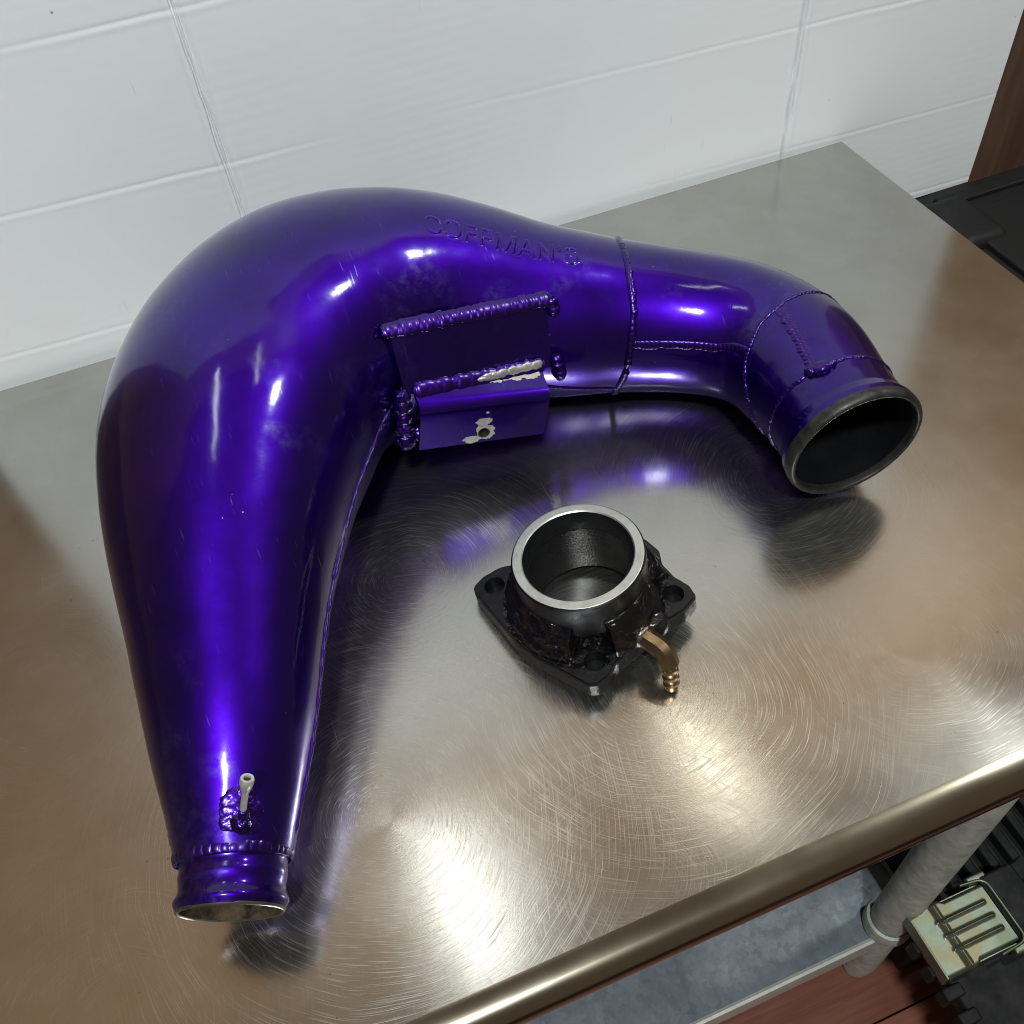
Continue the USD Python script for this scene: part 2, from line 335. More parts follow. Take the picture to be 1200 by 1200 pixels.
v = np.array(sd.vertices); sd.vertices = np.stack([v[:, 1], v[:, 0], v[:, 2]], 1)
if sd.face_normals[:, 0].sum() < 0: sd.invert()
obj('side_edge', sd, MAT['stainless_edge'], tb)
obj('underside', bx(-1.34, -0.004, -0.545, -0.002, -0.034, -0.030), MAT['dark_steel'], tb)
LEGX, LEGY = -0.114, -0.4855
for lx, ly in ((LEGX, LEGY), (LEGX, -0.07), (-1.24, LEGY), (-1.24, -0.07)):
    lg = lathe([(0.0, -0.035), (0.0215, -0.035), (0.0215, -0.2), (0.0217, -0.45), (0.0215, -0.675), (0.0215, -0.832), (0.019, -0.838), (0.0, -0.838)], 40); lg.apply_translation([lx, ly, 0])
    lgp = obj('leg', lg if lg.volume > 0 else outward(lg), MAT['galvanised_leg'], tb)
    co = lathe([(0.0222, -0.671), (0.0255, -0.672), (0.0268, -0.680), (0.0262, -0.694), (0.0222, -0.698)], 36); co.apply_translation([lx, ly, 0])
    obj('collar', outward(co), MAT['galvanised_leg'], lgp)
    ft = lathe([(0.0, -0.870), (0.012, -0.8695), (0.0185, -0.862), (0.0195, -0.85), (0.0185, -0.839), (0.0, -0.8385)], 28); ft.apply_translation([lx, ly, 0])
    obj('foot', outward(ft), MAT['galvanised_leg'], lgp)
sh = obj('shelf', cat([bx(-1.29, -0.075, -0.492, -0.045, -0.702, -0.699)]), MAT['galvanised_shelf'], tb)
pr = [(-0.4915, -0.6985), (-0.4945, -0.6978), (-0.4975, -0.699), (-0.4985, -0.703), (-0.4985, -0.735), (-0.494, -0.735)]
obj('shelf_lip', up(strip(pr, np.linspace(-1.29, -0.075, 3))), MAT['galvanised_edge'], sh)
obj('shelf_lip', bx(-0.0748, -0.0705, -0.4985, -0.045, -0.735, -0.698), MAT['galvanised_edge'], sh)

# ------------------------------------------------------------------ cardboard
cb = thing('cardboard_sheet', 'white folded corrugated cardboard sheet standing upright behind the steel table', 'cardboard')
ZT, ZB = 0.80, -0.0975
def sheet_y(X, Z, xf0, xf1):
    """front face y of the sheet: score lines, dented folds, slow warp"""
    d = 0.0022 * (meshkit.fbm(np.stack([X * 5, Z * 5, 0 * X], -1), 3, 3) - 0.5)
    for z0, sl in ((0.345, -0.02), (0.2325, 0.0), (0.1245, -0.026), (0.0155, -0.028), (-0.0715, -0.03), (0.46, -.02), (0.575, -.02), (0.69, -.02)):
        zz = Z - (z0 + sl * (X + 0.5)) - 0.0010 * (meshkit.noise(np.stack([X * 40, 0 * X + z0 * 50, 0 * X], -1), 5) - 0.5)
        depth = 0.00033 * np.clip(-0.35 + 1.5 * meshkit.noise(np.stack([X * 7, 0 * X + z0 * 70, 0 * X], -1), 9), 0.06, 1)
        d += depth * np.exp(-(zz / 0.0013) ** 2) - 0.5 * depth * np.exp(-((zz + 0.0032) / 0.0018) ** 2)
    for xf in (xf0, xf1):
        wob = 0.0028 * (meshkit.fbm(np.stack([Z * 34, 0 * Z + xf * 9, 0 * Z], -1), 3, 11) - 0.5)
        for off, dep, wd in ((-0.0019, 0.0021, 0.0008), (0.0016, 0.0017, 0.0008)):
            u = X - xf - wob * (1 if off < 0 else -0.8) - off
            d += dep * (1.0 if xf < -0.3 else 2.0) * np.exp(-(u / wd) ** 2) * (0.35 + 1.3 * meshkit.noise(np.stack([Z * 45, 0 * Z + off * 9000, 0 * Z], -1), 17))
        u = X - xf - wob
        d -= 0.0010 * np.exp(-(u / 0.0013) ** 2) + 0.0005 * np.exp(-((u - 0.0052) / 0.002) ** 2) + 0.0005 * np.exp(-((u + 0.0055) / 0.002) ** 2)
    return 0.0075 + d
zs = [ZB]
while zs[-1] < ZT:
    z = zs[-1]; zs.append(z + (0.0009 if z < 0.27 else 0.005))
zs = np.array(zs); zs[-1] = ZT
FLx, FRx = -0.539, -0.057
for nm, x0, x1 in (('panel', -0.800, FLx - 0.012), ('panel', FLx + 0.012, FRx - 0.012), ('panel', FRx + 0.012, 0.1785), ('fold', FLx - 0.012, FLx + 0.012), ('fold', FRx - 0.012, FRx + 0.012)):
    xs = np.linspace(x0, x1, int((x1 - x0) / (0.006 if nm == 'panel' else 0.0004)) + 2)
    zz = zs if nm == 'panel' else zs[::1]
    X, Z = np.meshgrid(xs, zz, indexing='ij')
    Y = sheet_y(X, Z, FLx, FRx)
    # the right panel swings a little towards the back
    fr = gridmesh(np.stack([X, Y, Z], -1))
    if fr.face_normals[:, 1].sum() > 0: fr.invert()
    back = bx(x0, x1, 0.0115, 0.0135, ZB, ZT)
    rim = bx(x0, x0 + 0.0004, 0.008, 0.0115, ZB, ZT) if x0 < -0.7 else (bx(x1 - 0.0004, x1, 0.0078, 0.0115, ZB, ZT) if x1 > 0.1 else None)
    parts = [fr, back] + ([rim] if rim is not None else [])
    obj(nm, cat(parts), MAT['white_cardboard'], cb, smooth=40)

# ------------------------------------------------------------------ exhaust pipe (swept chamber)
K = np.array([[-0.6518, -0.4812, 0.0352, 0.0235], [-0.6491, -0.4697, 0.0362, 0.0249], [-0.6328, -0.4058, 0.05, 0.0402], [-0.6204, -0.3545, 0.062, 0.0505], [-0.6039, -0.2902, 0.0745, 0.0669], [-0.5867, -0.2309, 0.0812, 0.0802], [-0.5219, -0.1597, 0.085, 0.0845], [-0.4602, -0.15, 0.077, 0.0758], [-0.3811, -0.1771, 0.066, 0.06], [-0.3459, -0.1907, 0.056, 0.0555], [-0.329, -0.1947, 0.052, 0.0523], [-0.244, -0.263, 0.05, 0.0455], [-0.2405, -0.2996, 0.05, 0.0443], [-0.2455, -0.335, 0.05, 0.0395], [-0.248, -0.368, 0.05, 0.0395]])
dd = np.r_[0, np.cumsum(np.linalg.norm(np.diff(K[:, :3], axis=0), axis=1))]
ww = np.ones(len(dd)) / 0.0012; ww[[0, -1]] *= 5
spl = [UnivariateSpline(dd, K[:, i], w=ww, s=len(dd) * 0.8) for i in range(3)]
rsp = PchipInterpolator(dd, K[:, 3]); L = dd[-1]
_s = np.linspace(0, L, 1200); _r = rsp(_s)
from scipy.ndimage import gaussian_filter1d
_r = gaussian_filter1d(_r, 14, mode='nearest')
def centre(s): return np.stack([g_(s) for g_ in spl], -1)
def frame(s):
    T = np.stack([g_.derivative()(s) for g_ in spl], -1); T /= np.linalg.norm(T, axis=-1, keepdims=True)
    A = np.cross(T, [0, 0, 1.0]); A /= np.linalg.norm(A, axis=-1, keepdims=True)
    return T, A, np.cross(A, T)
def rad(s):
    s = np.asarray(s, float); r = np.interp(s, _s, _r)
    neck = np.interp(s, [0, 0.020, 0.0225], [0.0237, 0.0243, 0.0252]); r = np.where(s < 0.0225, neck, r)
    r = r + 0.0019 * np.exp(-((s - 0.0035) / 0.0030) ** 2) + 0.0005 * np.exp(-((s - 0.0145) / 0.0022) ** 2)
    r = np.where(s > 0.7445, np.interp(s, [0.7445, 0.752, 0.762, 0.7685, 0.7725, L], [0.0398, 0.0397, 0.0402, 0.0424, 0.0424, 0.0405]), r)
    return r
def surf(s, th, h=0.0):
    s = np.asarray(s, float); th = np.asarray(th, float); T, A, B = frame(s); r = rad(s) + h
    return centre(s) + (r * np.cos(th))[..., None] * A + (r * np.sin(th))[..., None] * B
def snorm(s, th):
    e = 1e-4; ds = surf(s + e, th) - surf(s - e, th); dt = surf(s, th + e * 10) - surf(s, th - e * 10)
    n = np.cross(dt, ds); n /= np.linalg.norm(n, axis=-1, keepdims=True)
    return np.where(((surf(s, th) - centre(np.asarray(s, float))) * n).sum(-1, keepdims=True) < 0, -n, n)
rad_ = math.radians
# lettering field
tm = meshkit.text_mesh("COFFMAN'S", 0.0135)
tm.merge_vertices(); tri = tm.triangles[np.abs(tm.face_normals[:, 2]) > 0.9][:, :, :2]
tri = [Polygon(t) for t in tri]; letters = unary_union([t for t in tri if t.area > 1e-12]).buffer(1e-6)
lb = letters.bounds
S0, S1 = 0.4350, 0.5335
from shapely import affinity
letters = affinity.scale(affinity.translate(letters, -lb[0], -lb[1]), (S1 - S0) / (lb[2] - lb[0]), 0.0138 / (lb[3] - lb[1]), origin=(0, 0))
letters = letters.buffer(0.0001, join_style=2)
bound = letters.boundary
def letter_h(s, th):
    u = s - S0; v = (th - rad_(71.3)) * rad(s)
    h = np.zeros(u.shape); near = (u > -0.003) & (u < S1 - S0 + 0.003) & (v > -0.003) & (v < 0.017)
    pts = shapely.points(u[near], v[near]); dist = shapely.distance(pts, bound); ins = shapely.contains(letters, pts)
    sd = np.where(ins, dist, -dist)
    e = np.clip((sd + 0.00015) / 0.0004, 0, 1); e = e * e * (3 - 2 * e)
    h[near] = 0.00036 * e - 0.00010 * np.exp(-((sd + 0.0007) / 0.0005) ** 2)
    return h
def mitre(th):
    d = np.degrees(th) % 360
    return np.interp(d, [0, 28, 57, 90, 130, 180, 270, 330, 360], [.718, .700, .6895, .6875, .689, .700, .722, .728, .718])
WELD1 = 0.5735
def weld1_s(th): return 0.5725 + 0.004 * np.sin(th) * 0 + np.interp(np.degrees(th) % 360, [0, 42, 110, 200, 330, 360], [0.0, 0.0012, -0.0085, -0.006, -0.004, 0.0])
def dents(s, th):
    P = surf(s, th)
    return 0.0022 * (meshkit.fbm(P * 13.0, 3, 2) - 0.5) + 0.00025 * (meshkit.fbm(P * 70.0, 2, 8) - 0.5)
def body_surface(s, th):
    d = dents(s, th) + letter_h(s, th)
    return surf(s, th, d)
def skin(s_edges, th, s_lo=None, s_hi=None):
    """grid whose ends follow s_lo(th), s_hi(th)"""
    t = (s_edges - s_edges[0]) / (s_edges[-1] - s_edges[0])
    lo = s_edges[0] if s_lo is None else s_lo(th); hi = s_edges[-1] if s_hi is None else s_hi(th)
    Sg = s_edges[:, None] + (1 - t)[:, None] * (np.broadcast_to(lo, th.shape) - s_edges[0])[None] + t[:, None] * (np.broadcast_to(hi, th.shape) - s_edges[-1])[None]
    Tg = np.broadcast_to(th, Sg.shape)
    m = gridmesh(body_surface(Sg, Tg), True)
    c0 = centre(np.array([Sg.mean()]))[0]
    return m
def fix(m, axis_pts):
    """make normals point away from the centreline"""
    from scipy.spatial import cKDTree
    k = cKDTree(axis_pts).query(m.triangles_center)[1]
    if ((m.triangles_center - axis_pts[k]) * m.face_normals).sum() < 0: m.invert()
    return m
AX = centre(np.linspace(0, L, 600))
th = np.sort(np.unique(np.round(np.r_[np.linspace(0, 2 * np.pi, 200, endpoint=False), np.linspace(rad_(66), rad_(92), 70)], 6)))
pipe = thing('exhaust_pipe', 'purple candy painted curved expansion chamber exhaust lying on the steel table', 'exhaust pipe')
sA = np.unique(np.round(np.r_[np.linspace(0.0, 0.03, 40), np.linspace(0.03, 0.432, 190), np.linspace(0.432, 0.537, 230), np.linspace(0.537, WELD1, 20)], 7))
ch = obj('expansion_chamber', fix(skin(sA, th, None, weld1_s), AX), MAT['candy_purple'], pipe, smooth=True)
th2 = np.linspace(0, 2 * np.pi, 180, endpoint=False)
el = obj('elbow', fix(skin(np.linspace(WELD1, 0.69, 90), th2, weld1_s, mitre), AX), MAT['candy_purple'], pipe, smooth=True)
ou = obj('outlet_section', fix(skin(np.linspace(0.69, L, 120), th2, mitre, None), AX), MAT['candy_purple'], pipe, smooth=True)
# stamped lettering is pressed into the chamber's own surface

# --- weld beads on the surface
def weld(s, th, w, h, pitch, seed=0, name='weld_bead', parent=None, mat='candy_weld', rope=0.0, rip=0.28):
    P0 = surf(s, th, 0.0); d = np.r_[0, np.cumsum(np.linalg.norm(np.diff(P0, axis=0), axis=1))]
    n = max(int(d[-1] / (pitch / 9)), 8); q = np.linspace(0, d[-1], n); s2 = np.interp(q, d, s); t2 = np.interp(q, d, th)
    jit = meshkit.fbm(np.stack([q * 260, 0 * q + seed, 0 * q], -1), 2, seed) - 0.5
    P = surf(s2, t2, -0.0002); N = snorm(s2, t2); T = np.gradient(P, axis=0); T /= np.linalg.norm(T, axis=1, keepdims=True); B = np.cross(T, N)
    P = P + B * (jit * w * 0.35)[:, None]
    ph = q / pitch + 0.35 * jit
    k = 14; a = np.linspace(0, 2 * np.pi, k, endpoint=False)
    V = np.zeros((n, k, 3))
    for j in range(k):
        f = (ph + 0.28 * np.cos(a[j]) ** 2 + rope * a[j] / (2 * np.pi)) % 1.0
        saw = 1 + rip * (np.sqrt(np.clip(1 - (f - 0.45) ** 2 * 3.2, 0, 1)) - 0.75)
        big = 1 + 0.5 * (jit)
        end = np.clip(np.minimum(q, d[-1] - q) / (w * 0.9) + 0.25, 0, 1) ** 0.5
        V[:, j] = P + (w * np.cos(a[j]) * big * end)[:, None] * B + (h * np.sin(a[j]) * saw * big * end)[:, None] * N
    V2 = V.reshape(-1, 3); f = grid_faces(n, k, True); V2 = np.vstack([V2, P[:1], P[-1:]]); aa = np.arange(k); bb = np.roll(aa, -1)
    f = np.vstack([f, np.stack([bb, aa, np.full(k, n * k)], 1), np.stack([aa + (n - 1) * k, bb + (n - 1) * k, np.full(k, n * k + 1)], 1)])
    m = outward(trimesh.Trimesh(V2, f, process=False))
    return obj(name, m, MAT[mat], parent or pipe, smooth=True)
full = np.linspace(0, 2 * np.pi, 260)
weld(weld1_s(full), full, 0.0024, 0.0014, 0.0034, 1, rope=1.0, rip=0.34)
weld(mitre(full), full, 0.0017, 0.0013, 0.0028, 2, rope=1.0, rip=0.5)
weld(np.full(260, 0.7440), full, 0.0016, 0.0012, 0.0028, 3, rope=1.0, rip=0.4)
weld(np.full(260, 0.0228), full, 0.0026, 0.0007, 0.0040, 4, rip=0.9)
# long seams
s = np.linspace(0.5745, 0.700, 140); weld(s, np.radians(np.interp(s, [0.574, 0.61, 0.65, 0.70], [19, 21, 24, 34])), 0.0028, 0.0008, 0.0030, 6, rip=0.7)
s = np.linspace(0.6895, 0.742, 60); weld(s, np.radians(np.interp(s, [0.69, 0.74], [75, 64.5])), 0.0038, 0.0010, 0.0030, 7, rip=0.7)
s = np.linspace(0.520, 0.568, 60); weld(s, np.radians(np.interp(s, [0.52, 0.568], [344, 333])), 0.0012, 0.0010, 0.0028, 8, rip=0.5)
def seam(s0, s1, thd, hgt, seed):
    s = np.linspace(s0, s1, int((s1 - s0) / 0.0012)); t = np.radians(np.interp(s, [s0, (s0 + s1) / 2, s1], thd))
    jit = meshkit.fbm(np.stack([s * 210, 0 * s + seed, 0 * s], -1), 3, seed)
    N = snorm(s, t); P = surf(s, t, -0.0004); T = np.gradient(P, axis=0); T /= np.linalg.norm(T, axis=1, keepdims=True); B = np.cross(T, N)
    w = 0.00075 + 0.0005 * jit; hh = hgt * (0.55 + 0.9 * jit) * np.clip(np.minimum(s - s0, s1 - s) / 0.006, 0.1, 1)
    prof_ = [(-1, 0), (-0.9, 0.65), (-0.35, 1.0), (0.35, 1.0), (0.9, 0.65), (1, 0)]
    V = np.stack([P + (w * a)[:, None] * B + (hh * b)[:, None] * N for a, b in prof_], 1)
    obj('seam', fix(gridmesh(V), AX), MAT['candy_weld'], pipe, smooth=True)
seam(0.027, 0.335, (180, 180, 182), 0.0019, 2)
seam(0.027, 0.330, (0, -1, -2), 0.0017, 5)
# spring tab blob near the outlet
tn = snorm(np.array([0.7455]), np.array([rad_(70)]))[0]; tp = surf(np.array([0.7455]), np.array([rad_(70)]))[0]
Tt, At, Bt = frame(np.array([0.7455])); tang_ = np.cross(tn, Tt[0])
bl = cat([place(lump((0, 0, 0), (0.0066, 0.0046, 0.0036), 4, 0.3), tp + 0.0012 * tn, tn, tang_), place(lump((0, 0, 0), (0.0042, 0.0036, 0.0034), 9, 0.4), tp - 0.0055 * tang_ + 0.0006 * tn - 0.0015 * Tt[0], tn, tang_), place(lump((0, 0, 0), (0.0038, 0.003, 0.003), 12, 0.4), tp + 0.0060 * tang_ + 0.0004 * tn, tn, tang_)])
obj('spring_tab', bl, MAT['candy_weld'], pipe, smooth=True)

# --- open ends
def ring_pts(s, r, k=96):
    t = np.linspace(0, 2 * np.pi, k, endpoint=False); T, A, B = frame(np.full(k, float(s)))
    return centre(np.full(k, float(s))) + (r * np.cos(t))[:, None] * A + (r * np.sin(t))[:, None] * B
def end_shell(rows, k=96): return gridmesh(np.stack([ring_pts(s_, r_, k) for s_, r_ in rows]), True)
def inward(m):
    m = fix(m, AX); m.invert(); return m
lip = end_shell([(L - 0.0062, 0.0428), (L - 0.003, 0.0428), (L - 0.0008, 0.0421), (L + 0.0004, 0.0406), (L + 0.0003, 0.0393), (L - 0.0012, 0.0385), (L - 0.006, 0.0383)])
obj('outlet_rim', fix(lip, AX), MAT['worn_rim'], pipe, smooth=True)
obj('outlet_bore', inward(end_shell([(L - 0.0055, 0.03835), (L - 0.03, 0.0380), (L - 0.07, 0.0385), (L - 0.12, 0.041), (L - 0.20, 0.044), (L - 0.2, 0.002)])), MAT['soot'], pipe, smooth=40)
rim2 = end_shell([(0.0004, 0.0247), (-0.0005, 0.0243), (-0.0010, 0.0237), (-0.0009, 0.0231), (-0.0002, 0.0226)])
obj('stinger_rim', fix(rim2, AX), MAT['bare_steel_rim'], pipe, smooth=True)
obj('stinger_bore', inward(end_shell([(-0.0002, 0.0226), (0.002, 0.0222), (0.02, 0.0222), (0.05, 0.031), (0.10, 0.043), (0.10, 0.002)])), MAT['rusty_bore'], pipe, smooth=40)

# --- pressure nipple by the stinger
nb_ = np.array([-0.6335, -0.4600, 0.0665]); nt = np.array([-0.6212, -0.4525, 0.0925]); ax = (nt - nb_) / np.linalg.norm(nt - nb_); ln = np.linalg.norm(nt - nb_)
npart = obj('pressure_nipple', place(outward(lathe([(0.0, -0.004), (0.0015, -0.004), (0.0015, ln - 0.0085), (0.0018, ln - 0.008), (0.0031, ln - 0.003), (0.0032, ln - 0.001), (0.0029, ln), (0.0017, ln), (0.0016, ln - 0.006), (0, ln - 0.006)], 24)), nb_, ax), MAT['nickel_tube'], pipe, smooth=35)
obj('nipple_hole', place(lathe([(0.0, 0.0), (0.00165, 0.0)], 20), nb_ + ax * (ln - 0.0012), ax), MAT['dark_recess'], npart, smooth=False)
lm = []
for i in range(26):
    rr_ = rng.uniform(0, 1) ** 0.5; aa_ = rng.uniform(0, 2 * np.pi)
    s_ = 0.0385 + 0.0105 * rr_ * math.sin(aa_); t_ = rad_(67) + 0.27 * rr_ * math.cos(aa_)
    N_ = snorm(np.array([s_]), np.array([t_]))[0]; k_ = rng.uniform(0.8, 1.4)
    lm.append(place(lump((0, 0, 0), (0.0040 * k_, 0.0034 * k_, 0.0014), i, 0.45), surf(np.array([s_]), np.array([t_]), -0.0003)[0], N_, rng.normal(size=3)))
lm += [lump(nb_ + ax * 0.002, (0.0044, 0.0044, 0.0046), 33, 0.5), lump(nb_ + ax * 0.0075 + [0.0008, 0, 0], (0.0026, 0.0026, 0.0040), 35, 0.5)]
obj('nipple_weld', cat(lm), MAT['candy_weld'], pipe, smooth=True)

# --- mount bracket: plate, welds, bent tab with threaded hole
pTL = np.array([-0.4856, -0.2318, 0.1255]); pTR = np.array([-0.3848, -0.2239, 0.1065]); pBL = np.array([-0.4860, -0.2438, 0.0860]); pBR = np.array([-0.3885, -0.2374, 0.0650])
pn = np.cross(pBL - pTL, pTR - pTL); pn /= np.linalg.norm(pn)
if pn[1] > 0: pn = -pn
def slab(a, b, c_, d, n, t):
    f = np.array([a, b, c_, d]); 
    return trimesh.convex.convex_hull(np.vstack([f, f - n * t]))
obj('mount_plate', slab(pTL, pTR, pBR, pBL, pn, 0.0042), MAT['candy_purple'], pipe, smooth=False)
def bead(P, w, h, N, pitch, seed, parent=None, name='bracket_weld', rip=0.32):
    P, q = resample(P, pitch / 9); jit = meshkit.fbm(np.stack([q * 240, 0 * q + seed, 0 * q], -1), 2, seed) - 0.5
    T = np.gradient(P, axis=0); T /= np.linalg.norm(T, axis=1, keepdims=True); N = np.broadcast_to(N, P.shape); N = N - T * (N * T).sum(1, keepdims=True); N /= np.linalg.norm(N, axis=1, keepdims=True); B = np.cross(T, N)
    k = 16; a = np.linspace(0, 2 * np.pi, k, endpoint=False); V = np.zeros((len(P), k, 3)); end = np.clip(np.minimum(q, q[-1] - q) / (w * 0.8) + 0.3, 0, 1) ** 0.5
    for j in range(k):
        f = (q / pitch + 0.4 * jit + 0.35 * np.cos(a[j]) ** 2) % 1.0
        saw = 1 + rip * (np.sqrt(np.clip(1 - (f - 0.42) ** 2 * 3.0, 0, 1)) - 0.7)
        V[:, j] = P + (w * np.cos(a[j]) * (1 + 0.35 * jit) * saw ** 0.6 * end)[:, None] * B + (h * np.sin(a[j]) * saw * (1 + 0.4 * jit) * end)[:, None] * N
    V2 = np.vstack([V.reshape(-1, 3), P[:1], P[-1:]]); n = len(P); f = grid_faces(n, k, True); aa = np.arange(k); bb = np.roll(aa, -1)
    f = np.vstack([f, np.stack([bb, aa, np.full(k, n * k)], 1), np.stack([aa + (n - 1) * k, bb + (n - 1) * k, np.full(k, n * k + 1)], 1)])
    return obj(name, outward(trimesh.Trimesh(V2, f, process=False)), MAT['candy_weld'], parent or pipe, smooth=True)
upv = pTL - pBL; upv /= np.linalg.norm(upv); al = pTR - pTL; al /= np.linalg.norm(al)
bead([pTL - al * 0.004 + upv * 0.0005 - pn * 0.001, (pTL + pTR) / 2 + upv * 0.0012 - pn * 0.001, pTR + al * 0.004 + upv * 0.001 - pn * 0.001], 0.0052, 0.0022, pn * 0.75 + upv * 0.65, 0.0046, 21, rip=0.14)
bead([pTR + al * 0.003 + upv * 0.002, pTR + al * 0.0042 - upv * 0.010], 0.0042, 0.004, pn, 0.006, 22)
bead([pBR + al * 0.003 + upv * 0.008, pBR + al * 0.005 - upv * 0.010], 0.0042, 0.0045, pn, 0.006, 23)
# bent tab
aL = np.array([-0.4813, -0.2435, 0.0842]); aR = np.array([-0.3972, -0.2374, 0.0668]); fL = np.array([-0.4809, -0.2532, 0.0799]); fR = np.array([-0.3993, -0.2577, 0.0625]); bL = np.array([-0.4869, -0.2529, 0.0495]); bR = np.array([-0.4061, -0.2574, 0.0294])
LT = np.linalg.norm(fR - fL); h1 = np.linalg.norm(((aL - fL) + (aR - fR)) / 2); h2 = np.linalg.norm(bL - fL)
flat = Polygon([(0, -h2), (LT, -h2), (LT, h1), (0, h1)])
hu, hv, hr = 0.500, -0.0232, 0.0040
flat = flat.difference(Point(hu * LT, hv).buffer(hr, 24))
tabm = trimesh.creation.extrude_polygon(flat, 0.0026, engine='earcut')
tabm = trimesh.Trimesh(*trimesh.remesh.subdivide_to_size(tabm.vertices, tabm.faces, 0.003, max_iter=12))
def bend(v):
    u = v[:, 0:1] / LT; w = v[:, 1]; d = v[:, 2]
    a = aL + (aR - aL) * u; f = fL + (fR - fL) * u; b = bL + (bR - bL) * u
    e = fR - fL; e = e / np.linalg.norm(e)
    up_ = (a - f); up_ /= np.linalg.norm(up_, axis=1, keepdims=True); dn = (b - f); dn /= np.linalg.norm(dn, axis=1, keepdims=True)
    rb = 0.0045
    P = np.where((w >= 0)[:, None], f + up_ * np.clip(w, 0, None)[:, None], f - dn * np.clip(w, None, 0)[:, None])
    # round the fold
    t = np.clip(1 - np.abs(w) / rb, 0, 1); P = P + (up_ + dn) * (0.25 * rb * t ** 2)[:, None]
    n1 = np.cross(np.broadcast_to(e, up_.shape), up_); n1 *= np.where(n1[:, 2:3] > 0, 1, -1); n2 = np.cross(np.broadcast_to(e, dn.shape), dn); n2 *= np.where(n2[:, 1:2] < 0, 1, -1)
    k = np.clip(0.5 + w / (2 * rb), 0, 1)[:, None]; n = n1 * k + n2 * (1 - k); n /= np.linalg.norm(n, axis=1, keepdims=True)
    return P + n * d[:, None], n
bv, bn = bend(np.array(tabm.vertices)); tabm.vertices = bv
tab = obj('mount_tab', tabm, MAT['candy_purple'], pipe, smooth=35)
def on_tab(u, w, d): return bend(np.array([[u, w, d]]))
hp, hn = on_tab(hu * LT, hv, 0.0026); hp, hn = hp[0], hn[0]
th_ = []
for i in range(9):
    z = -0.0002 - i * 0.0006
    th_ += [(0.0040, z), (0.0033, z - 0.0003)]
obj('threaded_hole', place(lathe(th_, 32), hp, hn), MAT['thread_steel'], tab, smooth=False)
obj('hole_bottom', place(lathe([(0.0, 0.0), (0.0042, 0.0)], 24), hp - hn * 0.0065, hn), MAT['dark_recess'], tab, smooth=False)  # dark disc closing the tab hole, standing in for the shade inside
def patch(poly, off, name='paint_chip', parent=None):
    m = trimesh.creation.extrude_polygon(poly, 0.00012, engine='earcut'); v, f = trimesh.remesh.subdivide_to_size(m.vertices, m.faces, 0.0018, max_iter=12)
    v = np.array(v); v[:, 2] += off; p_, _ = bend(v); return obj(name, trimesh.Trimesh(p_, f), MAT['chipped_metal'], parent or tab, smooth=30)
def blob(cx, cy, rx, ry, seed, n=60, amp=0.35):
    t = np.linspace(0, 2 * np.pi, n, endpoint=False); q = np.stack([np.cos(t) * 1.6 + seed, np.sin(t) * 1.6, 0 * t], -1); rr = 1 + amp * 2 * (meshkit.fbm(q * 1.7, 3, seed) - 0.5)
    return Polygon(np.stack([cx + rx * rr * np.cos(t), cy + ry * rr * np.sin(t)], 1)).buffer(0)
hx = hu * LT
chip = unary_union([blob(hx + 0.001, hv + 0.0005, 0.0062, 0.0062, 3), blob(hx - 0.0005, hv + 0.0092, 0.0050, 0.0036, 5), blob(hx - 0.0075, hv - 0.0045, 0.0055, 0.0030, 8)]).difference(Point(hx, hv).buffer(hr * 1.02, 24))
chip = max(getattr(chip, 'geoms', [chip]), key=lambda q: q.area)
patch(chip, 0.00262)
patch(blob(hx + 0.001, hv + 0.0165, 0.0010, 0.0010, 2), 0.00262)
ragged = unary_union([blob(LT * (0.56 + 0.045 * i), h1 * 0.98 - 0.0008 * (i % 2), 0.0042, 0.0022 + 0.0007 * (i % 3), 20 + i) for i in range(9)])
patch(max(getattr(ragged, 'geoms', [ragged]), key=lambda q: q.area), 0.00262)
# weld between plate and tab, chipped along one stretch
jl = [aL + (0.001, -0.001, 0.003), (aL + aR) / 2 + (0, -0.001, 0.003), aR + (0.003, -0.001, 0.003)]
bead(jl, 0.0052, 0.0024, np.array([0, -0.75, 0.66]), 0.0095, 24, rip=0.25)
v1 = aL + (aR - aL) * 0.53; v2 = aL + (aR - aL) * 0.96
cw = []
for i, t in enumerate(np.linspace(0, 1, 12)):
    q = v1 + (v2 - v1) * t + np.array([0, -0.0030, 0.0040 + 0.0022 * t])
    cw.append(lump(q, (0.0046, 0.0016, (0.0019 + 0.0017 * abs(math.sin(i * 1.9)))), 40 + i, 0.5, sub=2))
obj('chipped_weld', cat(cw), MAT['chipped_metal'], pipe, smooth=True, label='bare chipped silver stretch of weld above the tab')
# weld lumps at the tab's left end
wl_ = []
for i, (px, py, pz, r_) in enumerate(((-0.4885, -0.2465, 0.0875, 0.0050), (-0.4895, -0.2462, 0.080, 0.0055), (-0.4905, -0.2460, 0.071, 0.0055), (-0.4915, -0.2462, 0.062, 0.0062), (-0.4925, -0.2470, 0.0535, 0.0066), (-0.4840, -0.2470, 0.0545, 0.0045))):
    wl_.append(lump((px, py, pz), (r_, r_ * 0.95, r_ * 1.05), 60 + i, 0.4))
obj('bracket_weld', cat(wl_), MAT['candy_weld'], pipe, smooth=True)
